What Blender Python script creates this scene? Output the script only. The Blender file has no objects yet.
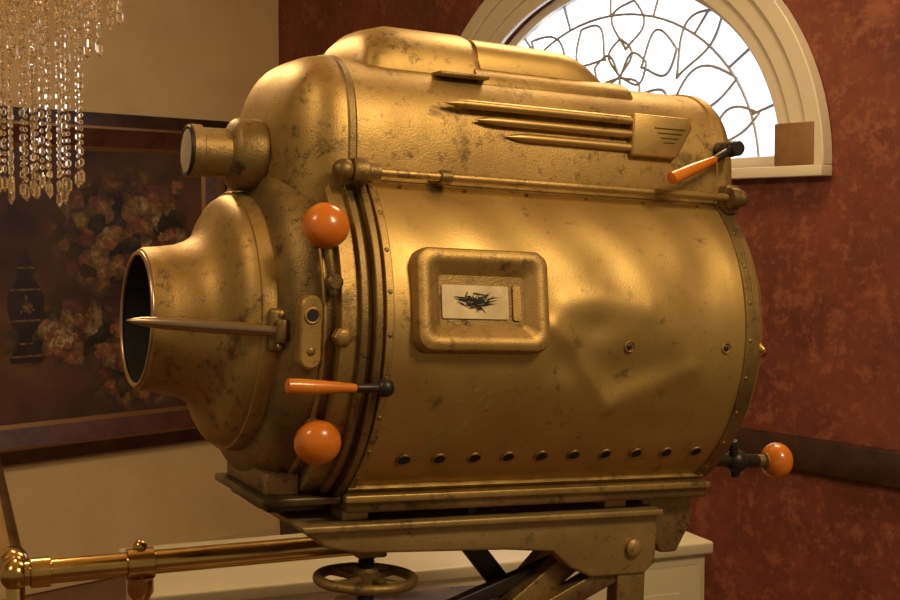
import bpy, math, random
from mathutils import Vector, Matrix
random.seed(7)
C=bpy.context.scene.collection
pi=math.pi
bpy.context.scene.view_settings.view_transform='Standard'
# ------------------------------------------------------------ materials
def mat(name,col,metal=0,rough=.5,col2=None,nscale=6,bump=0,bscale=60,trans=0,emit=None,es=0,coat=0,ramp=(.35,.65),detail=6,rvar=0,grime=None):
    m=bpy.data.materials.new(name); m.use_nodes=True
    nt=m.node_tree; b=nt.nodes['Principled BSDF']
    b.inputs['Base Color'].default_value=(*col,1); b.inputs['Metallic'].default_value=metal
    b.inputs['Roughness'].default_value=rough
    b.inputs['Transmission Weight'].default_value=trans
    b.inputs['Coat Weight'].default_value=coat
    if emit: b.inputs['Emission Color'].default_value=(*emit,1); b.inputs['Emission Strength'].default_value=es
    tc=nt.nodes.new('ShaderNodeTexCoord')
    def noise(s,d,rough_=.5):
        n=nt.nodes.new('ShaderNodeTexNoise'); n.inputs['Scale'].default_value=s; n.inputs['Detail'].default_value=d; n.inputs['Roughness'].default_value=rough_
        nt.links.new(tc.outputs['Object'],n.inputs['Vector']); return n
    if col2:
        n=noise(nscale,detail,.6)
        r=nt.nodes.new('ShaderNodeValToRGB')
        r.color_ramp.elements[0].position=ramp[0]; r.color_ramp.elements[1].position=ramp[1]
        r.color_ramp.elements[0].color=(*col,1); r.color_ramp.elements[1].color=(*col2,1)
        nt.links.new(n.outputs['Fac'],r.inputs['Fac']); last=r.outputs['Color']
        if grime:
            for gi,(gs,gp,gf) in enumerate(((grime[1],grime[2],grime[3]),(grime[1]*4,grime[2]-.01,grime[3]*.6))):
                g=noise(gs,8,.75); gr=nt.nodes.new('ShaderNodeValToRGB')
                gr.color_ramp.elements[0].position=gp; gr.color_ramp.elements[1].position=gp+.08
                gr.color_ramp.elements[0].color=(0,0,0,1); gr.color_ramp.elements[1].color=(1,1,1,1)
                mx=nt.nodes.new('ShaderNodeMixRGB'); mx.inputs['Color2'].default_value=(*grime[0],1)
                nt.links.new(g.outputs['Fac'],gr.inputs['Fac'])
                mu=nt.nodes.new('ShaderNodeMath'); mu.operation='MULTIPLY'; mu.inputs[1].default_value=gf
                nt.links.new(gr.outputs['Color'],mu.inputs[0]); nt.links.new(mu.outputs[0],mx.inputs['Fac']); nt.links.new(last,mx.inputs['Color1']); last=mx.outputs['Color']
        nt.links.new(last,b.inputs['Base Color'])
    if rvar:
        n=noise(9,6,.65); mr=nt.nodes.new('ShaderNodeMapRange'); mr.inputs['From Min'].default_value=.3; mr.inputs['From Max'].default_value=.7
        mr.inputs['To Min'].default_value=rough-rvar; mr.inputs['To Max'].default_value=rough+rvar
        nt.links.new(n.outputs['Fac'],mr.inputs['Value']); nt.links.new(mr.outputs[0],b.inputs['Roughness'])
    if bump:
        n=noise(bscale,3)
        bp=nt.nodes.new('ShaderNodeBump'); bp.inputs['Strength'].default_value=bump; bp.inputs['Distance'].default_value=.01
        nt.links.new(n.outputs['Fac'],bp.inputs['Height']); nt.links.new(bp.outputs['Normal'],b.inputs['Normal'])
    return m
GR=(.085,.06,.026)
GOLD=mat('gold_paint',(.36,.225,.07),.72,.47,(.53,.35,.115),6,.10,420,rvar=.06,grime=(GR,16,.55,.6))
GOLDS=mat('gold_paint_door',(.46,.295,.09),.75,.42,(.57,.385,.13),4,.05,420,rvar=.06,grime=(GR,13,.59,.5))
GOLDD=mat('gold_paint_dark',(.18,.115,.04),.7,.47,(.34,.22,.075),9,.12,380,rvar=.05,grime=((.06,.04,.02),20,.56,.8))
GOLDP=mat('gold_paint_dull_stand',(.33,.22,.08),.6,.5,(.45,.31,.12),9,.10,300,grime=((.10,.07,.03),20,.57,.7))
BRASS=mat('polished_brass',(.70,.48,.17),1,.2,(.55,.36,.12),12,rvar=.05)
STEEL=mat('worn_steel',(.48,.36,.22),1,.3)
BLACK=mat('black_iron',(.03,.024,.018),.4,.4)
DARK=mat('dark_interior',(.012,.01,.008),0,.8)
AMBER=mat('amber_bakelite',(.58,.14,.008),0,.28,(.72,.22,.018),12,coat=.4)
PLATE=mat('pale_plate',(.76,.62,.36),.1,.5,(.56,.42,.22),30)
# ------------------------------------------------------------ helpers
def mk(name,vs,fs,m,parent=None,smooth=True,ang=35,mods=None,mi=None):
    me=bpy.data.meshes.new(name); me.from_pydata([tuple(v) for v in vs],[],fs); me.update()
    import bmesh
    bm=bmesh.new(); bm.from_mesh(me); bmesh.ops.recalc_face_normals(bm,faces=bm.faces); bm.to_mesh(me); bm.free()
    o=bpy.data.objects.new(name,me); C.objects.link(o)
    for x in (m if isinstance(m,(list,tuple)) else [m]): me.materials.append(x)
    if mi:
        for p,i in zip(me.polygons,mi): p.material_index=i
    if smooth:
        for p in me.polygons: p.use_smooth=True
        me.set_sharp_from_angle(angle=math.radians(ang))
    if parent: o.parent=parent
    return o
def bev(o,w=.004,s=3):
    b=o.modifiers.new('bevel','BEVEL'); b.width=w; b.segments=s; b.limit_method='ANGLE'; b.angle_limit=math.radians(35)
    for p in o.data.polygons: p.use_smooth=True
    return o
def box(name,a,b,m,parent=None,w=.004):
    (x0,y0,z0),(x1,y1,z1)=a,b
    vs=[(x,y,z) for x in(x0,x1) for y in(y0,y1) for z in(z0,z1)]
    fs=[(0,1,3,2),(4,6,7,5),(0,4,5,1),(2,3,7,6),(0,2,6,4),(1,5,7,3)]
    o=mk(name,vs,fs,m,parent,False)
    if w: bev(o,w)
    return o
def prism(name,poly,y0,y1,m,parent=None,w=.004):
    n=len(poly); vs=[(x,y0,z) for x,z in poly]+[(x,y1,z) for x,z in poly]
    fs=[tuple(range(n)),tuple(range(2*n-1,n-1,-1))]+[(i,(i+1)%n,n+(i+1)%n,n+i) for i in range(n)]
    o=mk(name,vs,fs,m,parent,False)
    if w: bev(o,w)
    return o
def loft(name,rings,m,parent=None,closed=True,cap=True,ang=35):
    n=len(rings[0]); vs=[p for r in rings for p in r]; fs=[]
    for k in range(len(rings)-1):
        for i in range(n if closed else n-1):
            j=(i+1)%n; fs.append((k*n+i,k*n+j,(k+1)*n+j,(k+1)*n+i))
    if cap and closed:
        fs.append(tuple(range(n))); fs.append(tuple(range((len(rings)-1)*n,len(rings)*n)))
    return mk(name,vs,fs,m,parent,True,ang)
def frame(d):
    d=Vector(d).normalized(); a=Vector((0,0,1)) if abs(d.z)<.9 else Vector((1,0,0))
    u=d.cross(a).normalized(); v=d.cross(u); return d,u,v
def lathe(name,prof,org,d,m,parent=None,n=48,cap=True,ang=35):
    d,u,v=frame(d); o=Vector(org)
    rings=[[o+d*a+(u*math.cos(2*pi*i/n)+v*math.sin(2*pi*i/n))*max(r,1e-4) for i in range(n)] for a,r in prof]
    return loft(name,rings,m,parent,True,cap,ang)
def tube(name,p,q,r,m,parent=None,r2=None,n=20):
    p=Vector(p);q=Vector(q);L=(q-p).length; r2=r if r2 is None else r2
    return lathe(name,[(0,r*.85),(min(.003,L*.1),r),(L-min(.003,L*.1),r2),(L,r2*.85)],p,q-p,m,parent,n)
def ball(name,c,r,m,parent=None,d=(0,0,1),sq=1):
    return lathe(name,[(-math.cos(a)*r*sq,math.sin(a)*r) for a in [pi*i/16 for i in range(17)]],c,d,m,parent,28,False,80)
def torus(name,c,d,R,r,m,parent=None,n=48,k=12):
    d,u,v=frame(d); c=Vector(c); vs=[];fs=[]
    for i in range(n):
        e=u*math.cos(2*pi*i/n)+v*math.sin(2*pi*i/n)
        for j in range(k):
            t=2*pi*j/k; vs.append(c+e*(R+r*math.cos(t))+d*r*math.sin(t))
    for i in range(n):
        for j in range(k):
            fs.append((i*k+j,((i+1)%n)*k+j,((i+1)%n)*k+(j+1)%k,i*k+(j+1)%k))
    return mk(name,vs,fs,m,parent,True,80)
def curve(name,pts,r,m,parent=None,cyc=False,typ='POLY'):
    cu=bpy.data.curves.new(name,'CURVE'); cu.dimensions='3D'; cu.bevel_depth=r; cu.bevel_resolution=3
    lists=pts if isinstance(pts[0][0],(list,tuple,Vector)) else [pts]
    for P_ in lists:
        s=cu.splines.new('POLY'); s.points.add(len(P_)-1)
        for i,p in enumerate(P_): s.points[i].co=(*p,1)
        s.use_cyclic_u=cyc
    o=bpy.data.objects.new(name,cu); C.objects.link(o); cu.materials.append(m)
    if parent: o.parent=parent
    return o
def empty(name,loc=(0,0,0),rot=(0,0,0)):
    e=bpy.data.objects.new(name,None); C.objects.link(e); e.location=loc; e.rotation_euler=rot; e.empty_display_size=.1
    return e
def cyl(x,a,R):
    a=math.radians(a); return Vector((x,-R*math.cos(a),R*math.sin(a)))

# ============================================================ PROJECTOR
P=empty('arc_lamp_projector',(-.2034,1.9956,1.4623),(0,math.radians(2.8),math.radians(26.1)))
def ring(x,R,zmin,n=96):
    out=[]
    for i in range(n):
        a=2*pi*i/n; out.append((x,R*math.cos(a),max(R*math.sin(a),zmin)))
    return out
bar=[(-.055,.255),(-.05,.262),(.005,.262),(.008,.24),(.585,.24),(.59,.262),(.60,.262),(.612,.261),(.625,.256),(.638,.246),(.65,.225),(.658,.19),(.662,.13),(.662,.02)]
loft('barrel',[ring(x,R,-.25) for x,R in bar],GOLD,P)
loft('rear_band',[ring(x,R,-.232) for x,R in [(.598,.262),(.6,.272),(.612,.272),(.616,.262)]],GOLDD,P,cap=False)
def sec(x,s,n=96,e=3.3,w=.178,h=.195,zc=.19):
    o=[]
    for i in range(n):
        a=2*pi*i/n; c,t=math.cos(a),math.sin(a)
        o.append((x,w*s*math.copysign(abs(c)**(2/e),c),zc+h*s*math.copysign(abs(t)**(2/e),t)))
    return o
st=[]
for i in range(15):
    u=1-i/14; st.append((-.02-.088*u,(1-u**2.6)**(1/2.6) if u<1 else .02))
for i in range(15):
    u=i/14; st.append((.60+.065*u,(1-u**2.2)**(1/2.2) if u<1 else .02))
loft('upper_housing',[sec(x,max(s,.02)) for x,s in st],GOLD,P)
loft('front_seam_band',[sec(x,s) for x,s in [(-.026,.998),(-.023,1.012),(-.015,1.012),(-.012,1.0)]],GOLDD,P,cap=False)
loft('rear_seam_band',[sec(x,s) for x,s in [(.588,1.0),(.590,1.014),(.604,1.014),(.606,1.0)]],GOLD,P,cap=False)
def seg(x,z,pts):
    best=9
    for (ax,az),(bx,bz) in zip(pts,pts[1:]):
        t=max(0,min(1,((x-ax)*(bx-ax)+(z-az)*(bz-az))/((bx-ax)**2+(bz-az)**2)))
        best=min(best,math.hypot(x-ax-t*(bx-ax),z-az-t*(bz-az)))
    return best
CR1=[(.255,.015),(.285,-.01),(.315,-.05),(.36,-.095)]
CR2=[(.36,-.095),(.42,-.075),(.49,-.045)]
CR3=[(.28,.045),(.34,.055),(.41,.04)]
def dent(x,z):
    d=0
    d-=.011*math.exp(-((x-.385)/.075)**2-((z+.045)/.045)**2)
    d-=.006*math.exp(-((x-.28)/.03)**2-((z+.035)/.03)**2)
    d-=.005*math.exp(-((x-.33)/.03)**2-((z-.015)/.022)**2)
    d+=.0045*math.exp(-(seg(x,z,CR1)/.015)**2)
    d+=.0035*math.exp(-(seg(x,z,CR2)/.018)**2)
    d+=.003*math.exp(-(seg(x,z,CR3)/.02)**2)
    d-=.005*math.exp(-((x-.52)/.04)**2-((z-.09)/.05)**2)
    d-=.004*math.exp(-((x-.36)/.05)**2-((z-.11)/.04)**2)
    d-=.004*math.exp(-((x-.43)/.05)**2-((z+.135)/.025)**2)
    d+=.0010*math.sin(x*31)*math.cos(z*23)+.0006*math.sin(x*57+z*40)
    e=min(x,.6-x)/.04
    return d*max(0,min(1,e))
NX,NA=160,110; vs=[];fs=[]
for i in range(NX+1):
    x=.6*i/NX
    for j in range(NA+1):
        a=math.radians(-54+104.5*j/NA); R=.27+dent(x,.27*math.sin(a)); vs.append((x,-R*math.cos(a),R*math.sin(a)))
for i in range(NX):
    for j in range(NA):
        k=i*(NA+1)+j; fs.append((k,k+1,k+NA+2,k+NA+1))
o=mk('access_door',vs,fs,GOLDS,P,True,60)
def arcstrip(name,x0,x1,a0,a1,R0,R1,m,n=50):
    rings=[]
    for k in range(n+1):
        a=math.radians(a0+(a1-a0)*k/n); c,t=math.cos(a),math.sin(a)
        rings.append([(x0,-R0*c,R0*t),(x0,-R1*c,R1*t),(x1,-R1*c,R1*t),(x1,-R0*c,R0*t)])
    return bev(loft(name,rings,m,P),.0015,2)
arcstrip('door_edge_front',.0,.012,-54,50,.24,.2735,GOLD)
arcstrip('door_edge_rear',.586,.6,-54,50,.24,.2735,GOLDD)
arcstrip('door_edge_top',0,.6,49,51.5,.235,.2735,GOLD)
arcstrip('rib_1',-.016,-.006,-57,47,.255,.279,GOLDD)
arcstrip('rib_2',-.034,-.024,-57,46,.25,.272,GOLDD)
arcstrip('rib_3',-.058,-.044,-60,44,.23,.262,GOLD)
for k in range(9):
    a=-48+96*k/8
    for x in(.006,.593):
        p=cyl(x,a,.273); ball('rivet',p,.0035,GOLDD,P,p-Vector((x,0,0)),.6)
for k in range(6):
    p=cyl(.05+.1*k,47.5,.2705); ball('rivet',p,.003,GOLDD,P,p-Vector((p.x,0,0)),.6)
arcstrip('door_bottom_strip',0,.6,-56.5,-53,.235,.276,GOLD)
for k in range(10):
    p=cyl(.0627+.0544*k,-40.4,.2705); d=p-Vector((p.x,0,0))
    torus('vent_ring_%d'%k,p,d,.0096,.0020,GOLDD,P,24,8)
    lathe('vent_hole_%d'%k,[(-.002,.0095),(.0012,.0095)],p,d,DARK,P,20)
def rr(w,h,r,y,cx=0,cz=0,n=8):
    o=[]
    for (sx,sz,a0) in((1,1,0),(-1,1,90),(-1,-1,180),(1,-1,270)):
        for k in range(n+1):
            a=math.radians(a0+90*k/n); o.append((cx+sx*(w-r)+r*math.cos(a),y,cz+sz*(h-r)+r*math.sin(a)))
    return o
def rr(w,h,r,y,cx=0,cz=0,n=8):
    o=[]
    for (sx,sz,a0) in((1,1,0),(-1,1,90),(-1,-1,180),(1,-1,270)):
        for k in range(n+1):
            a=math.radians(a0+90*k/n); o.append((cx+sx*(w-r)+r*math.cos(a),y,cz+sz*(h-r)+r*math.sin(a)))
    return o
def bez(name,rings,m,x,ang,cap=False):
    a=math.radians(ang); M=Matrix.Translation((x,0,0))@Matrix.Rotation(-a,4,'X')
    return loft(name,[[tuple(M@Vector(p)) for p in r] for r in rings],m,P,cap=cap)
bez('window_bezel',[rr(.101,.07,.022,-.255),rr(.101,.07,.022,-.279),rr(.098,.067,.02,-.286),rr(.092,.061,.018,-.289),rr(.084,.054,.014,-.289),rr(.079,.049,.012,-.286),rr(.064,.034,.006,-.2765),rr(.062,.032,.006,-.275)],GOLD,.139,10,False)
bez('window_recess',[rr(.066,.036,.006,-.2765),rr(.066,.036,.006,-.272)],GOLDD,.139,10,True)
bez('window_plate',[rr(.050,.0225,.002,-.279,-.011,-.002),rr(.050,.0225,.002,-.275,-.011,-.002)],PLATE,.139,10,True)
bez('window_shutter_slot',[rr(.006,.024,.003,-.2795,.052,-.002),rr(.006,.024,.003,-.275,.052,-.002)],GOLD,.139,10,True)
M=Matrix.Translation((.128,0,0))@Matrix.Rotation(-math.radians(10),4,'X'); vs=[];fs=[]
for k in range(90):
    a=random.uniform(0,2*pi); L=random.uniform(.005,.024); wd=random.uniform(.0005,.0014)
    cx=random.gauss(0,.010); cz=random.gauss(0,.004)-.001
    ex,ez=cx+L*math.cos(a),cz+L*.45*math.sin(a); nx,nz=-math.sin(a)*wd,math.cos(a)*wd
    ex=max(-.048,min(.038,ex)); ez=max(-.021,min(.017,ez))
    b=len(vs); y=-.2795-.00001*k
    for q in((cx-nx,cz-nz),(ex,ez),(cx+nx,cz+nz),(cx-L*.3*math.cos(a),cz-L*.15*math.sin(a))): vs.append(M@Vector((q[0],y,q[1])))
    fs.append((b,b+1,b+2,b+3))
mk('plate_scorch',vs,fs,DARK,P,False)
for (x,z) in((.385,-.012),(.553,-.012)):
    a=math.degrees(math.asin(z/.27)); p=cyl(x,a,.27+dent(x,z)); d=p-Vector((x,0,0))
    torus('door_screw_ring',p,d,.0075,.0018,GOLDD,P,20,8); ball('door_screw',p,.0042,BLACK,P,d,.5)
p=cyl(.622,-3,.257); lathe('rear_stud',[(0,.012),(.008,.012),(.012,.008),(.016,.003)],p,p-Vector((.62,0,0)),BRASS,P,24)
GREEN=mat('old_green_scratch',(.17,.20,.07),.2,.6,(.26,.27,.10),60)
for k in range(44):
    x0=random.gauss(.10,.045); z0=-.145+ (x0-.10)*.95+random.gauss(0,.012)
    if x0<.02: x0=.03
    L=random.uniform(.002,.012); x1=x0+L; z1=z0+L*random.uniform(.7,1.3)
    if z0<-.2 or z1>-.03: continue
    q0=cyl(x0,math.degrees(math.asin(z0/.27)),.2699+dent(x0,z0)); q1=cyl(x1,math.degrees(math.asin(z1/.27)),.2699+dent(x1,z1))
    curve('scratch',[q0,(q0+q1)/2+Vector((.001,-.0001,0)),q1],random.choice([.0003,.0005,.0008]),GREEN,P)
# hinge rod
tube('hinge_rod',(-.035,-.203,.215),(.61,-.203,.215),.0062,GOLD,P)
ball('rod_finial_front',(-.04,-.203,.215),.015,GOLDD,P,(1,0,0),1.1)
lathe('rod_collar_front',[(0,.016),(.004,.018),(.02,.018),(.024,.012),(.04,.012),(.042,.008)],(-.03,-.203,.215),(1,0,0),GOLDD,P)
box('rod_bracket_front',(-.03,-.2,.195),(-.005,-.165,.232),GOLDD,P)
ball('rod_finial_rear',(.615,-.203,.215),.013,GOLDD,P,(1,0,0),1.1)
lathe('rod_collar_rear',[(0,.01),(.004,.016),(.02,.016),(.024,.008)],(.59,-.203,.215),(1,0,0),GOLDD,P)
box('rod_bracket_rear',(.592,-.2,.19),(.618,-.165,.235),GOLDD,P)
lathe('rod_clip',[(0,.008),(.002,.0095),(.016,.0095),(.018,.008)],(.10,-.203,.215),(1,0,0),GOLDD,P)
box('rod_clip_base',(.098,-.2,.205),(.12,-.17,.219),GOLDD,P,.002)
# decorative speed lines and badge
def spear(name,x0,x1,z,r=.0066):
    y=-.177
    lathe(name,[(0,.0006),(.02,r*.8),(.035,r),(x1-x0,r)],(x0,y,z),(1,0,0),GOLDS,P,16)
spear('trim_spear_1',.115,.43,.321); spear('trim_spear_2',.165,.43,.301); spear('trim_spear_3',.215,.43,.281)
for nm,x0,z in(('a',.15,.321),('b',.20,.301),('c',.245,.281)): box('trim_spear_seat_'+nm,(x0,-.177,z-.005),(.43,-.160,z+.005),GOLD,P,.001)
prism('trim_badge',[(.425,.332),(.525,.332),(.533,.318),(.505,.268),(.425,.268)],-.187,-.160,GOLDS,P,.004)
for k in range(4): box('badge_groove_%d'%k,(.462+.006*k,-.1882,.312-.007*k),(.518-.006*k,-.186,.3142-.007*k),GOLDD,P,.0006)
# top vent caps
def hump(name,xs,w,zb,m,e=3.0):
    rings=[]
    for x,h,ws in xs:
        r=[]
        for k in range(33):
            a=pi*k/32; c,t=math.cos(a),math.sin(a)
            r.append((x,w*ws*math.copysign(abs(c)**(2/e),c),zb+(h-zb)*abs(t)**(2/e)))
        rings.append(r)
    return loft(name,rings,m,P)
hump('vent_cap_front',[(.020,.345,.9),(.022,.39,.95),(.030,.418,.98),(.044,.432,1),(.075,.441,1),(.19,.441,1),(.20,.437,1),(.205,.425,.98),(.207,.35,.97)],.120,.33,GOLD)
hump('vent_cap_rear',[(.2,.433,1),(.34,.431,1),(.37,.427,1),(.395,.416,.98),(.42,.397,.96),(.44,.37,.94)],.112,.33,GOLDS,5)
hump('vent_cap_lip',[(.19,.392,1),(.455,.39,1),(.46,.385,.98)],.135,.33,GOLD,4)
box('vent_tab',(.12,-.150,.362),(.20,-.115,.369),GOLDD,P,.003)
# front cover
cv=[(-.12,.15),(-.118,.19),(-.110,.214),(-.098,.228),(-.08,.237),(-.062,.24),(-.055,.24)]
loft('front_cover',[ring(x,R,-.225) for x,R in cv],GOLDD,P)
# snout
lathe('snout_bell',[(.001,.090),(.0,.094),(.002,.098),(.007,.1005),(.03,.103),(.050,.106),(.066,.112),(.079,.121),(.089,.133),(.096,.148),(.102,.162),(.109,.173),(.118,.179),(.122,.1805),(.123,.184),(.126,.1855),(.154,.1875),(.160,.1865),(.162,.17)],(-.261,0,0),(1,0,0),GOLD,P,96,False)
lathe('snout_inner',[(.0015,.0905),(.02,.086),(.1,.08),(.13,.07)],(-.261,0,0),(1,0,0),DARK,P,64,False)
lathe('snout_baffle',[(0,.085),(.002,.085)],(-.20,0,0),(1,0,0),DARK,P,64,True)
torus('snout_lip',(-.2605,0,0),(1,0,0),.0925,.0035,STEEL,P,64,12)
n0=Vector((-.102,-.205,-.002)); n1=Vector((-.302,-.112,.004))
lathe('sight_needle',[(0,.005),(.02,.0075),(.10,.0095),(.17,.0085),(.20,.006),(.214,.0025),(.219,.0005)],n0,n1-n0,STEEL,P,16)
box('needle_hinge',(-.132,-.199,-.030),(-.104,-.165,.028),GOLDD,P,.006)
tube('needle_clamp',(-.118,-.206,-.016),(-.118,-.206,.014),.009,GOLDD,P)
for z in(-.022,.021): ball('needle_hinge_screw',(-.118,-.199,z),.005,GOLD,P,(0,1,0),.6)
# sight lens barrel upper front
lathe('sight_lens_mount',[(-.03,.050),(.0,.050),(.005,.047),(.012,.046),(.015,.051),(.05,.051),(.055,.048),(.06,.040),(.063,.035),(.10,.034),(.102,.0375),(.116,.0375),(.118,.034)],(-.088,-.03,.237),(-1,0,0),GOLDD,P,56)
torus('sight_lens_rim',(-.2065,-.03,.237),(1,0,0),.033,.003,BLACK,P,48,8)
lathe('sight_lens_glass',[(0,.031),(.002,.030),(.004,.02),(.006,.002)],(-.2062,-.03,.237),(-1,0,0),mat('lens_glass',(.5,.47,.42),.5,.18),P,40)
def knob(nm,p,d,r=.031,stem=.04):
    d=Vector(d).normalized(); p=Vector(p)
    lathe(nm+'_stem',[(-stem,.011),(-r*.9,.011),(-r*.8,.015),(-r*.55,.016)],p,d,GOLDD,P,24)
    ball(nm,p,r,AMBER,P,d,.86)
knob('amber_knob_upper',(-.078,-.243,.139),(-.12,-.87,.5))
knob('amber_knob_lower',(-.077,-.243,-.143),(-.12,-.87,-.5))
knob('amber_knob_rear',(.80,-.10,-.212),(1,-.1,0),.0305,.1)
tube('rear_knob_shaft',(.62,-.10,-.205),(.76,-.10,-.211),.011,BLACK,P)
ball('rear_knob_joint',(.715,-.10,-.21),.020,BLACK,P,(1,0,0))
tube('rear_knob_crank',(.70,-.11,-.175),(.715,-.10,-.235),.008,BLACK,P)
def lug(nm,x,z,w,h,R):
    a=math.asin(z/R); Mx=Matrix.Translation((x,0,0))@Matrix.Rotation(-a,4,'X')
    rings=[rr(w,h,w*.95,-R+.012),rr(w,h,w*.95,-R-.006),rr(w*.85,h*.93,w*.8,-R-.009)]
    return loft(nm,[[tuple(Mx@Vector(p)) for p in r] for r in rings],GOLD,P)
lug('shutter_lug',-.092,0,.015,.048,.236)
lathe('lug_hole',[(0,.009),(.002,.009)],(-.092,-.2445,.022),(0,-1,0),DARK,P,24)
torus('lug_hole_ring',(-.092,-.245,.022),(0,1,0),.0095,.0022,GOLD,P,24,8)
ball('lug_screw',(-.092,-.245,-.024),.006,GOLDD,P,(0,1,0),.5)
lathe('front_bolt',[(0,.013),(.012,.013),(.015,.010),(.016,.006)],(-.055,-.252,-.004),(0,-1,0),GOLD,P,6)
tube('latch_rod',(-.077,-.245,.125),(-.066,-.252,.05),.006,GOLDD,P)
lathe('latch_boss',[(0,.011),(.012,.011),(.015,.008)],(-.066,-.243,.066),(0,-1,0),GOLDD,P,24)
curve('cover_edge_bead',[[(-.072,-.238*math.cos(a),.238*math.sin(a)) for a in [math.radians(-62+102*k/40) for k in range(41)]]],.004,GOLD,P)
def handle(nm,tip,joint,head,r=.0095):
    tip,joint,head=map(Vector,(tip,joint,head)); L=(joint-tip).length
    lathe(nm+'_grip',[(0,.003),(.003,r),(.012,r*1.05),(L*.5,r*.92),(L-.004,r*.62),(L,r*.55)],tip,joint-tip,AMBER,P,24)
    tube(nm+'_neck',joint,head,.006,BLACK,P); ball(nm+'_head',head,.0125,BLACK,P)
handle('latch_lever',(-.141,-.29,-.064),(-.046,-.29,-.067),(-.0045,-.288,-.067))
tube('latch_lever_pivot',(.0,-.295,-.067),(.0,-.25,-.067),.009,GOLDD,P)
handle('damper_lever',(.458,-.24,.234),(.55,-.222,.270),(.588,-.212,.289))
tube('damper_lever_pivot',(.592,-.225,.290),(.596,-.165,.290),.012,BLACK,P)
# base
DST=mat('dark_steel_shelf',(.07,.045,.02),.5,.4,(.13,.085,.035),12)
box('front_shelf_plate',(-.120,-.155,-.243),(.0,.07,-.231),DST,P)
box('front_shelf_skirt',(-.10,-.12,-.258),(-.01,.05,-.243),BLACK,P)
box('front_shelf_upright',(-.108,-.135,-.232),(-.06,.05,-.20),GOLDD,P)
box('base_pan',(-.005,-.178,-.252),(.60,.178,-.226),GOLDD,P,.005)
box('base_pan_lip',(-.01,-.186,-.236),(.60,-.172,-.226),GOLD,P,.002)
lathe('pan_bolt',[(0,.008),(.02,.008)],(.2,-.15,-.25),(0,0,-1),BLACK,P,6)
box('foot_front',(.0,-.15,-.275),(.04,-.10,-.25),GOLDP,P)
box('foot_rear',(.43,-.15,-.28),(.47,-.10,-.25),GOLDP,P)
beam=[(-.07,-.272),(-.055,-.266),(.50,-.266),(.515,-.276),(.515,-.352),(.495,-.368),(.40,-.368),(.36,-.35),(.33,-.325),(.25,-.318),(.02,-.310),(-.03,-.300)]
prism('cradle_beam',beam,-.17,-.135,GOLDP,P,.005)
prism('cradle_beam_far',beam,.12,.15,GOLDD,P,.005)
prism('cradle_beam_flange',[(-.072,-.266),(.515,-.266),(.515,-.276),(-.068,-.276)],-.185,.15,GOLDP,P,.003)
lathe('beam_bolt',[(0,.0135),(.008,.0135),(.011,.009),(.012,.003)],(.47,-.17,-.325),(0,-1,0),GOLDP,P,24)
box('rear_yoke',(.55,-.13,-.34),(.585,.13,-.245),BLACK,P)
prism('rear_yoke_plate',[(.50,-.25),(.60,-.245),(.60,-.30),(.575,-.345),(.545,-.345),(.52,-.31)],-.14,-.12,GOLDD,P,.004)
HC=Vector((.047,-.13,-.355))
torus('handwheel_rim',HC,(0,0,1),.068,.0075,GOLDD,P,56,12)
for k in range(4):
    a=pi/2*k+.5; tube('handwheel_spoke_%d'%k,HC,HC+Vector((math.cos(a)*.066,math.sin(a)*.066,0)),.006,GOLDD,P)
lathe('handwheel_hub',[(-.015,.018),(.012,.018),(.016,.014)],HC,(0,0,1),GOLDD,P,32)
th=[(0,.010)]
for k in range(24): th+= [(.004*k+.002,.0125),(.004*k+.004,.0098)]
lathe('elevating_screw',th,HC+Vector((0,0,-.045)),(0,0,1),BLACK,P,24)
box('screw_nut',(.025,-.152,-.322),(.07,-.108,-.304),GOLDD,P)
def bar3(nm,p,q,w,m,dep=.02):
    p=Vector(p);q=Vector(q); d=(q-p).normalized(); s=Vector((0,1,0))*dep/2; u=d.cross(Vector((0,1,0))).normalized()*w/2
    vs=[a+i*u+j*s for a in(p,q) for i,j in((-1,-1),(1,-1),(1,1),(-1,1))]
    return bev(mk(nm,vs,[(0,1,2,3),(7,6,5,4),(0,4,5,1),(1,5,6,2),(2,6,7,3),(3,7,4,0)],m,P,False),.002,2)
bar3('tilt_arm_1',(.22,-.06,-.30),(.36,-.06,-.46),.03,BLACK)
bar3('tilt_arm_2',(.46,-.10,-.33),(.08,-.10,-.455),.022,BLACK)
bar3('tilt_arm_3',(.50,.02,-.30),(.30,.02,-.50),.028,GOLDD)
bar3('tilt_arm_4',(.46,-.145,-.36),(.30,-.145,-.43),.030,GOLDD,.03)
bar3('tilt_arm_5',(.475,-.15,-.36),(.475,-.15,-.50),.05,GOLDD,.03)
bar3('tilt_arm_6',(.40,-.12,-.34),(.22,-.12,-.47),.035,GOLDD,.03)
box('pedestal_head',(.10,-.13,-.50),(.50,.13,-.445),GOLDD,P,.01)
lathe('pedestal_column',[(0,.075),(.03,.07),(.06,.06),(.80,.07),(.86,.10),(.88,.2),(.90,.24),(.925,.25)],(.28,0,-.498),(-.0489,0,-.9988),GOLDD,P,48)

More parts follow.
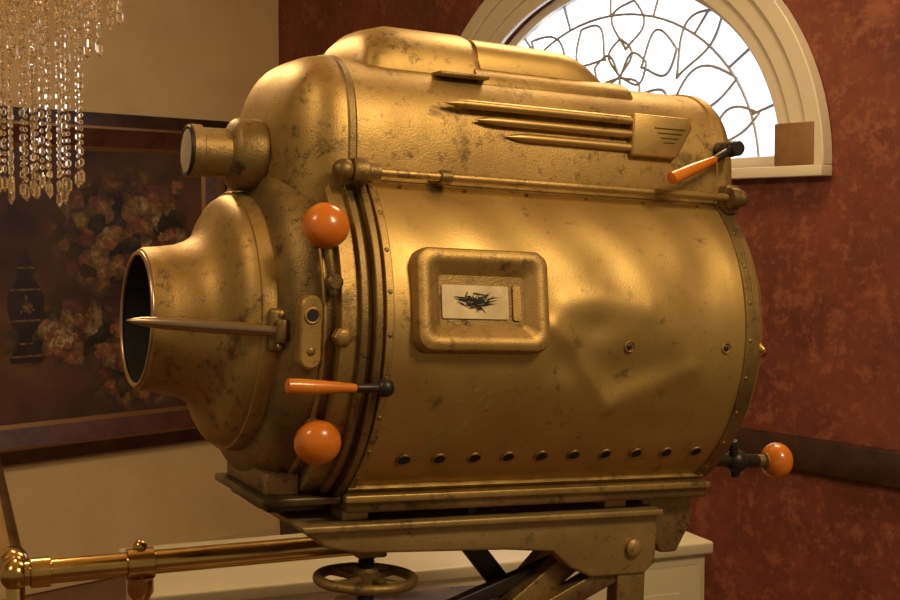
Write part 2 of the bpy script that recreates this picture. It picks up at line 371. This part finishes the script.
# ============================================================ ROOM
RED=mat('red_plaster',(.105,.022,.011),0,.6,(.215,.052,.024),3.4,.2,22,ramp=(.32,.70),detail=14,grime=((.34,.115,.055),7,.52,.45))
CREAM=mat('cream_plaster',(.64,.45,.22),0,.7,(.72,.52,.27),3,.06,30)
WHITE=mat('white_trim_paint',(.70,.61,.45),0,.45)
WOODD=mat('dark_walnut',(.028,.010,.005),0,.3,(.060,.022,.010),14,coat=.1)
K=(-.861,6.84,0)
H=3.5
def arch(a,b,cx,cz,n=48): return [(cx+a*math.cos(pi*k/n),cz+b*math.sin(pi*k/n)) for k in range(n+1)]
CX,CZ=2.303,1.80
AI=arch(.86,.73,CX,CZ)
vs=[];fs=[]
L=6.2
def q(pts):
    b=len(vs); vs.extend(pts); fs.append(tuple(range(b,b+len(pts))))
for y in(0,.16):
    q([(0,y,0),(CX-.86,y,0),(CX-.86,y,H),(0,y,H)]); q([(CX+.86,y,0),(L,y,0),(L,y,H),(CX+.86,y,H)])
    q([(CX-.86,y,0),(CX+.86,y,0),(CX+.86,y,CZ),(CX-.86,y,CZ)])
    for k in range(48):
        (x0,z0),(x1,z1)=AI[k],AI[k+1]; q([(x0,y,z0),(x1,y,z1),(x1,y,H),(x0,y,H)])
for k in range(48):
    (x0,z0),(x1,z1)=AI[k],AI[k+1]; q([(x0,0,z0),(x1,0,z1),(x1,.16,z1),(x0,.16,z0)])
q([(CX-.86,0,CZ),(CX+.86,0,CZ),(CX+.86,.16,CZ),(CX-.86,.16,CZ)])
w=mk('wall_right',vs,fs,RED,None,False); w.location=K; w.rotation_euler=(0,0,math.radians(-52))
w=box('wall_left',(-4.5,0,0),(0,.16,H),CREAM,None,0); w.location=K; w.rotation_euler=(0,0,math.radians(45))
FL=mat('wood_floor',(.10,.04,.015),0,.35,(.17,.075,.03),8)
CE=mat('ceiling_paint',(.62,.45,.27),0,.8,(.66,.5,.3),4)
box('floor',(-5,-2.5,-.1),(5,8,0),FL,None,0)
box('ceiling',(-5,-.5,H),(5,8,H+.1),CE,None,0)
def wallpiece(nm,a,b,m,rot,w_=.006):
    o=box(nm,a,b,m,None,w_); o.location=K; o.rotation_euler=(0,0,math.radians(rot)); return o
wallpiece('trim_1',(.02,-.03,.825),(6.0,-.001,.94),WOODD,-52,.01)
wallpiece('baseboard_right',(.02,-.025,.001),(6.0,-.001,.16),WOODD,-52)
wallpiece('baseboard_left',(-4.4,-.02,.001),(-.02,-.001,.10),CREAM,45)
# window
W=empty('window_1',K,(0,0,math.radians(-52)))
def archband(nm,a0,b0,a1,b1,y0,y1,m):
    rings=[]
    for (o,i) in zip(arch(a1,b1,CX,CZ,64),arch(a0,b0,CX,CZ,64)):
        rings.append([(i[0],y1,i[1]),(i[0],y0,i[1]),(o[0],y0,o[1]),(o[0],y1,o[1])])
    return bev(loft(nm,rings,m,W),.004,2)
archband('casing_outer',.97,.84,1.03,.90,-.05,-.001,WHITE)
archband('casing_middle',.90,.77,.972,.842,-.035,-.001,WHITE)
archband('casing_inner',.845,.715,.905,.775,-.022,-.001,WHITE)
archband('sash',.815,.69,.855,.725,.03,.08,WHITE)
box('sill',(CX-1.03,-.06,CZ-.035),(CX+1.03,-.001,CZ-.0),WHITE,W)
box('sash_bottom',(CX-.85,.03,CZ),(CX+.85,.08,CZ+.04),WHITE,W)
box('casing_shade_block',(CX+.845,-.056,CZ+.0),(CX+.995,-.02,CZ+.135),mat('casing_shade_brown',(.23,.11,.045),0,.5,(.29,.145,.06),20),W)  # casing's inner side in shade, put in as a brown-coloured block
gm=bpy.data.materials.new('textured_glass'); gm.use_nodes=True; nt=gm.node_tree; nt.nodes.clear()
ou=nt.nodes.new('ShaderNodeOutputMaterial'); tl=nt.nodes.new('ShaderNodeBsdfTranslucent'); gl=nt.nodes.new('ShaderNodeBsdfGlossy'); mx=nt.nodes.new('ShaderNodeMixShader')
nz=nt.nodes.new('ShaderNodeTexNoise'); nz.inputs['Scale'].default_value=3.2; nz.inputs['Detail'].default_value=6; rp=nt.nodes.new('ShaderNodeValToRGB'); tc=nt.nodes.new('ShaderNodeTexCoord')
mp=nt.nodes.new('ShaderNodeMapping'); mp.inputs['Scale'].default_value=(4,1,.9); mp.inputs['Rotation'].default_value=(0,.7,0)
rp.color_ramp.elements[0].position=.38; rp.color_ramp.elements[1].position=.60
rp.color_ramp.elements[0].color=(.42,.48,.70,1); rp.color_ramp.elements[1].color=(.93,.95,1,1)
gl.inputs['Roughness'].default_value=.2; mx.inputs[0].default_value=.05
nt.links.new(tc.outputs['Object'],mp.inputs['Vector']); nt.links.new(mp.outputs['Vector'],nz.inputs['Vector']); nt.links.new(nz.outputs['Fac'],rp.inputs['Fac']); nt.links.new(rp.outputs['Color'],tl.inputs['Color'])
nt.links.new(tl.outputs[0],mx.inputs[1]); nt.links.new(gl.outputs[0],mx.inputs[2]); nt.links.new(mx.outputs[0],ou.inputs[0])
AG=arch(.84,.71,CX,CZ,48); n=len(AG)
mk('glass_pane',[(x,.055,z) for x,z in AG],[tuple(range(n))],gm,W,False)
LEAD=mat('lead_came',(.42,.40,.36),.3,.5)
Y=.05; ls=[]
def petal(bx,bz,ang,Lh,wd,bend=0,n=18):
    up=[];dn=[]
    for k in range(n+1):
        t=k/n; c=bend*math.sin(pi*t*.9); h=wd*math.sin(pi*t**1.25)
        up.append((t*Lh,c+h)); dn.append((t*Lh,c-h))
    pts=up+dn[::-1]
    return [(bx+u*math.cos(ang)-v*math.sin(ang),Y,bz+u*math.sin(ang)+v*math.cos(ang)) for u,v in pts]
fx,fz=CX+.05,CZ+.36
for k in range(5): ls.append(petal(fx,fz,2*pi*k/5+.3,.14,.06))
for k in range(6):
    a=2*pi*k/6+.25; ls.append(petal(fx+.11*math.cos(a),fz+.10*math.sin(a),a,.18,.085,.02))
for s_ in(-1,1):
    for (ox,oz,an,Lh,wd,bd) in((.06,.06,.10,.42,.055,.05),(.22,.17,.35,.36,.075,.05),(.28,.33,.75,.30,.07,.04),(.42,.06,.45,.26,.05,.04)):
        ang=an if s_>0 else pi-an
        ls.append(petal(fx+s_*ox,CZ+oz,ang,Lh,wd,bd*s_))
    ls.append([(fx,Y,CZ+.03),(fx+s_*.10,Y,CZ+.10),(fx+s_*.16,Y,CZ+.2),(fx+s_*.14,Y,CZ+.28)])
ls.append([(fx,Y,fz-.14),(fx-.01,Y,CZ+.12),(fx,Y,CZ+.03)])
for k in range(1,10):
    a=pi*k/10
    ls.append([(CX+.70*math.cos(a),Y,CZ+.59*math.sin(a)),(CX+.83*math.cos(a),Y,CZ+.70*math.sin(a))])
ls.append([(x,Y,z) for x,z in arch(.70,.59,CX,CZ,40)])
curve('lead_cames',ls,.0055,LEAD,W)
ld=bpy.data.lights.new('daylight','AREA'); ld.energy=165; ld.size=2.4; ld.color=(.88,.94,1)
lo=bpy.data.objects.new('daylight',ld); C.objects.link(lo)
R52=Matrix.Rotation(math.radians(-52),4,'Z')
pos=Matrix.Translation(K)@R52@Vector((CX,1.5,2.5)); tgt=Matrix.Translation(K)@R52@Vector((CX,0,2.1))
lo.location=pos; lo.rotation_euler=(tgt-pos).to_track_quat('-Z','Y').to_euler()

# painting
F=empty('framed_flower_painting',K,(0,0,math.radians(45)))
x0,x1,z0,z1=-1.72,-.32,.59,2.12
GLD=mat('gilt_slip',(.30,.15,.045),.7,.4)
def pframe(nm,i0,i1,y0,y1,m):
    def rc(i): return (x0+i,x1-i,z0+i,z1-i)
    a=rc(i0); b=rc(i1)
    o=[(a[0],a[2]),(a[1],a[2]),(a[1],a[3]),(a[0],a[3])]; n_=[(b[0],b[2]),(b[1],b[2]),(b[1],b[3]),(b[0],b[3])]
    rings=[[(o[k][0],-.001,o[k][1]),(o[k][0],y0,o[k][1]),(n_[k][0],y1,n_[k][1]),(n_[k][0],-.001,n_[k][1])] for k in(0,1,2,3,0)]
    return loft(nm,rings,m,F,cap=False,ang=20)
pframe('frame_outer',0,.06,-.05,-.06,WOODD); pframe('frame_bead',.06,.072,-.062,-.062,GLD); pframe('frame_cove',.072,.15,-.058,-.03,mat('red_walnut',(.06,.018,.008),0,.4,(.12,.04,.016),14)); pframe('frame_slip',.15,.17,-.032,-.026,GLD)
cm=bpy.data.materials.new('painted_canvas'); cm.use_nodes=True; nt=cm.node_tree; b=nt.nodes['Principled BSDF']; b.inputs['Roughness'].default_value=.6
N=lambda t:nt.nodes.new(t); LK=nt.links.new
tc=N('ShaderNodeTexCoord')
wn=N('ShaderNodeTexNoise'); wn.inputs['Scale'].default_value=14; wn.inputs['Detail'].default_value=4; LK(tc.outputs['Object'],wn.inputs['Vector'])
ad=N('ShaderNodeVectorMath'); ad.operation='MULTIPLY_ADD'; ad.inputs[1].default_value=(.09,.09,.09); LK(wn.outputs['Color'],ad.inputs[0]); LK(tc.outputs['Object'],ad.inputs[2])
vo=N('ShaderNodeTexVoronoi'); vo.inputs['Scale'].default_value=15; LK(ad.outputs[0],vo.inputs['Vector'])
v2=N('ShaderNodeTexVoronoi'); v2.inputs['Scale'].default_value=42; LK(ad.outputs[0],v2.inputs['Vector'])
sx=N('ShaderNodeSeparateColor'); LK(vo.outputs['Color'],sx.inputs[0])
rc=N('ShaderNodeValToRGB'); cr=rc.color_ramp; cr.interpolation='CONSTANT'
pal=[(0,(.04,.032,.01)),(.20,(.18,.06,.02)),(.34,(.33,.16,.05)),(.50,(.08,.06,.018)),(.62,(.42,.27,.11)),(.76,(.30,.18,.045)),(.88,(.33,.12,.05))]
for i,(p_,c_) in enumerate(pal):
    e=cr.elements[i] if i<2 else cr.elements.new(p_); e.position=p_; e.color=(*c_,1)
LK(sx.outputs[0],rc.inputs['Fac'])
sh=N('ShaderNodeMapRange'); sh.inputs['From Max'].default_value=.75; sh.inputs['To Min'].default_value=1.3; sh.inputs['To Max'].default_value=.3; LK(vo.outputs['Distance'],sh.inputs['Value'])
s2=N('ShaderNodeMapRange'); s2.inputs['From Max'].default_value=.7; s2.inputs['To Min'].default_value=1.25; s2.inputs['To Max'].default_value=.5; LK(v2.outputs['Distance'],s2.inputs['Value'])
mm=N('ShaderNodeMath'); mm.operation='MULTIPLY'; LK(sh.outputs[0],mm.inputs[0]); LK(s2.outputs[0],mm.inputs[1])
fl=N('ShaderNodeVectorMath'); fl.operation='SCALE'; LK(rc.outputs['Color'],fl.inputs[0]); LK(mm.outputs[0],fl.inputs['Scale'])
gn=N('ShaderNodeTexNoise'); gn.inputs['Scale'].default_value=2.5; gn.inputs['Detail'].default_value=7; LK(tc.outputs['Object'],gn.inputs['Vector'])
gr=N('ShaderNodeValToRGB'); gr.color_ramp.elements[0].position=.35; gr.color_ramp.elements[1].position=.75; gr.color_ramp.elements[0].color=(.024,.009,.005,1); gr.color_ramp.elements[1].color=(.15,.062,.024,1); LK(gn.outputs['Fac'],gr.inputs['Fac'])
last=None
for (cx,cz,rx,rz) in((-.86,1.62,.36,.30),(-1.15,1.18,.36,.15),(-.78,.98,.26,.16),(-.62,1.50,.14,.34)):
    sb=N('ShaderNodeVectorMath'); sb.operation='SUBTRACT'; sb.inputs[1].default_value=(cx,-.02,cz); LK(ad.outputs[0],sb.inputs[0])
    ml=N('ShaderNodeVectorMath'); ml.operation='MULTIPLY'; ml.inputs[1].default_value=(1/rx,0,1/rz); LK(sb.outputs[0],ml.inputs[0])
    le=N('ShaderNodeVectorMath'); le.operation='LENGTH'; LK(ml.outputs[0],le.inputs[0])
    mr=N('ShaderNodeMapRange'); mr.inputs['From Min'].default_value=1.1; mr.inputs['From Max'].default_value=.6; LK(le.outputs['Value'],mr.inputs['Value'])
    if last is None: last=mr.outputs[0]
    else:
        mxn=N('ShaderNodeMath'); mxn.operation='MAXIMUM'; LK(last,mxn.inputs[0]); LK(mr.outputs[0],mxn.inputs[1]); last=mxn.outputs[0]
mc=N('ShaderNodeMixRGB'); LK(last,mc.inputs['Fac']); LK(gr.outputs['Color'],mc.inputs['Color1']); LK(fl.outputs[0],mc.inputs['Color2']); LK(mc.outputs[0],b.inputs['Base Color'])
box('canvas',(x0+.16,-.02,z0+.16),(x1-.16,-.012,z1-.16),cm,F,0)
cols=[(.33,.14,.05),(.38,.25,.09),(.26,.09,.035),(.44,.32,.15)]
pm=[mat('pigment_%d'%i,c,0,.6,tuple(v*.3 for v in c),22) for i,c in enumerate(cols)]+[mat('pigment_dark',(.010,.007,.006),0,.5,(.03,.018,.01),12),mat('pigment_gold',(.25,.14,.04),.1,.5,(.06,.03,.01),40)]
vs=[];fs=[];mi=[]; yy=[-.0205]
def blob(x,z,r,ci,sx=1,n=9,rot=0):
    b=len(vs); yy[0]-=.000003
    for k in range(n):
        a=2*pi*k/n; rr_=r*(1+random.uniform(-.22,.22)); u,v=rr_*sx*math.cos(a),rr_*math.sin(a)
        vs.append((x+u*math.cos(rot)-v*math.sin(rot),yy[0],z+u*math.sin(rot)+v*math.cos(rot)))
    fs.append(tuple(range(b,b+n))); mi.append(ci)
def flower(x,z,r,ci):
    for ring_,cnt,pr in((.8,9,.30),(.5,7,.26),(.2,4,.2)):
        for k in range(cnt):
            a=2*pi*k/cnt+random.random(); c_=random.choice([ci,ci,2,0]); blob(x+r*ring_*math.cos(a),z+r*ring_*.8*math.sin(a),r*pr,c_,random.uniform(.8,1.6),7,a+pi/2)
for k in range(9):
    x=random.gauss(-.84,.18); z=random.gauss(1.58,.15)
    if x0+.24<x<x1-.24 and z<1.85: flower(x,z,random.uniform(.026,.045),random.choice([0,1,2,1]))
for k in range(9):
    x=random.uniform(-1.3,-.75); z=random.gauss(1.17,.05)
    flower(x,z,random.uniform(.03,.055),random.choice([0,1,3,3]))
prof=[(1.02,.075),(1.05,.08),(1.08,.05),(1.11,.028),(1.14,.03),(1.18,.062),(1.24,.085),(1.30,.088),(1.34,.075),(1.37,.05),(1.40,.034),(1.42,.05),(1.44,.05),(1.47,.02),(1.50,.012),(1.52,.002)]
def body(px,prof,ci):
    b=len(vs); yy[0]-=.00001
    P2=[(px-w_,z) for z,w_ in prof]+[(px+w_,z) for z,w_ in reversed(prof)]
    for x,z in P2: vs.append((x,yy[0],z))
    n=len(prof); tot=len(P2)
    for k in range(n-1): fs.append((b+k,b+k+1,b+tot-2-k,b+tot-1-k)); mi.append(ci)
body(-1.40,prof,4)
for z,w_ in((1.045,.074),(1.10,.03),(1.20,.066),(1.335,.07),(1.43,.044)): body(-1.40,[(z,w_),(z+.008,w_)],5)
for k in range(24):
    a=random.uniform(0,2*pi); blob(-1.40+.045*math.cos(a)*random.random(),1.265+.045*math.sin(a)*random.random(),.006,5,1.5,6,a)
mk('painted_flowers',vs,fs,pm,F,False,mi=mi)

# chandelier
CH=empty('crystal_chandelier',(-.93,3.0,0))
CR=mat('crystal',(1,.86,.62),0,.08,trans=.92)
vs=[];fs=[]
def bead(x,y,z,r,h,n=6):
    b=len(vs); ro=random.random()*3
    vs.append((x,y,z+h/2)); vs.append((x,y,z-h/2))
    for s_ in(.22,-.22):
        for k in range(n): a=2*pi*k/n+ro; vs.append((x+r*math.cos(a),y+r*math.sin(a),z+h*s_))
    for k in range(n):
        j=(k+1)%n; fs.append((b,b+2+k,b+2+j)); fs.append((b+1,b+2+n+j,b+2+n+k)); fs.append((b+2+k,b+2+n+k,b+2+n+j,b+2+j))
def strand(x,y,zt,zb):
    z=zt
    while z>zb+.03:
        h=.013 if random.random()<.7 else .022
        bead(x,y,z-h/2,.0048 if h<.02 else .0062,h); z-=h+.002
    bead(x,y,z-.02,.0075,.040)
for R_,cnt,zb in((.04,4,1.66),(.075,8,1.67),(.112,11,1.69),(.155,16,1.99),(.20,20,2.07)):
    for k in range(cnt):
        a=2*pi*k/cnt+.1; strand(R_*math.cos(a),R_*math.sin(a),2.30 if R_<.15 else 2.2,zb+random.uniform(0,.03))
mk('crystal_strands',vs,fs,CR,CH,False)
for R_,z in((.04,2.30),(.075,2.30),(.112,2.30),(.155,2.2),(.20,2.2)): torus('hanger_ring',(0,0,z),(0,0,1),R_,.005,BRASS,CH,40,8)
for k in range(6):
    a=pi/3*k; curve('arm',[(0,0,2.42),(.1*math.cos(a),.1*math.sin(a),2.30),(.2*math.cos(a),.2*math.sin(a),2.2)],.005,BRASS,CH)
tube('stem',(0,0,2.40),(0,0,H-.001),.012,BRASS,CH); lathe('canopy',[(0,.09),(.02,.08),(.05,.03)],(0,0,H-.001),(0,0,-1),BRASS,CH)

# brass railing
G=empty('brass_railing')
a0=Vector((-.652,2.0,1.083)); a1=Vector((-.10,2.219,1.083)); b1=Vector((-1.25,3.6,1.083))
tube('top_rail',a0,a1,.0185,BRASS,G,n=32); tube('return_rail',a0,b1,.0185,BRASS,G,n=32)
lathe('corner_ball',[(-.024*math.cos(t),.0225*math.sin(t)) for t in [pi*i/14 for i in range(15)]],a0,(0,0,1),BRASS,G,32,False,80)
d=(a1-a0).normalized(); cp=a0+d*.185
lathe('collar_1',[(-.022,.019),(-.02,.024),(.02,.024),(.022,.019)],cp,d,BRASS,G,32)
ball('collar_finial',cp+Vector((0,0,.026)),.011,BRASS,G)
lathe('collar_2',[(.02,.019),(.022,.0225),(.05,.0225),(.052,.019)],a0,d,BRASS,G,32)
e=(b1-a0).normalized()
lathe('collar_3',[(.045,.019),(.048,.022),(.055,.025),(.085,.025),(.09,.022),(.093,.019)],a0,e,BRASS,G,32)
for nm,c in(('post_1',cp),('post_2',a0),('post_3',b1)):
    tube(nm,(c.x,c.y,.02),c-Vector((0,0,.01)),.014,BRASS,G,n=24)
    lathe(nm+'_foot',[(0,.05),(.008,.048),(.02,.03),(.03,.016)],(c.x,c.y,0),(0,0,1),BRASS,G,32)
lathe('post_cap',[(0,.014),(.01,.02),(.03,.02),(.035,.024)],cp-Vector((0,0,.055)),(0,0,1),BRASS,G,32)

# white cabinet
B=empty('white_cabinet',(-.604,2.72,0),(0,0,math.radians(21.3)))
WP=mat('white_cabinet_paint',(.58,.50,.33),0,.4)
box('carcass',(0,.01,.08),(1.31,.42,.825),WP,B); box('top',(-.015,-.01,.825),(1.322,.44,.855),WP,B,.006); box('plinth',(.02,.03,0),(1.29,.40,.08),WP,B)
for k in range(3):
    xa=.02+k*.43; box('door_%d'%k,(xa,-.006,.11),(xa+.41,.01,.80),WP,B,.004)
    box('door_panel_%d'%k,(xa+.06,-.010,.17),(xa+.35,-.004,.74),WP,B,.004); ball('door_knob_%d'%k,(xa+.38,-.018,.5),.012,BRASS,B)

# ============================================================ LIGHT
def area(nm,loc,tgt,e,size,col):
    l=bpy.data.lights.new(nm,'AREA'); l.energy=e; l.size=size; l.color=col
    o=bpy.data.objects.new(nm,l); C.objects.link(o); o.location=loc
    o.rotation_euler=(Vector(tgt)-Vector(loc)).to_track_quat('-Z','Y').to_euler(); return o
WARM=(1,.75,.43)
area('ceiling_lamp_near',(1.5,.4,3.1),(.1,2.1,1.5),42,.6,WARM)
area('ceiling_lamp_far',(.7,3.3,3.4),(.2,2.6,1.0),34,.7,WARM)
area('ceiling_lamp_side',(-1.6,.6,3.2),(-.3,3.5,1.3),15,.6,WARM)
p=bpy.data.lights.new('chandelier_bulb','POINT'); p.energy=44; p.color=(1,.72,.37); p.shadow_soft_size=.05
po=bpy.data.objects.new('chandelier_bulb',p); C.objects.link(po); po.location=(-.93,3.0,2.5)
wd=bpy.data.worlds.new('world'); bpy.context.scene.world=wd; wd.use_nodes=True
wd.node_tree.nodes['Background'].inputs[0].default_value=(1,.70,.40,1); wd.node_tree.nodes['Background'].inputs[1].default_value=.22
cam=bpy.data.cameras.new('camera'); cam.lens=54; cam.sensor_width=36; cam.clip_end=50
co=bpy.data.objects.new('camera',cam); C.objects.link(co); co.location=(0,0,1.6); co.rotation_euler=(math.radians(87),0,0)
bpy.context.scene.camera=co
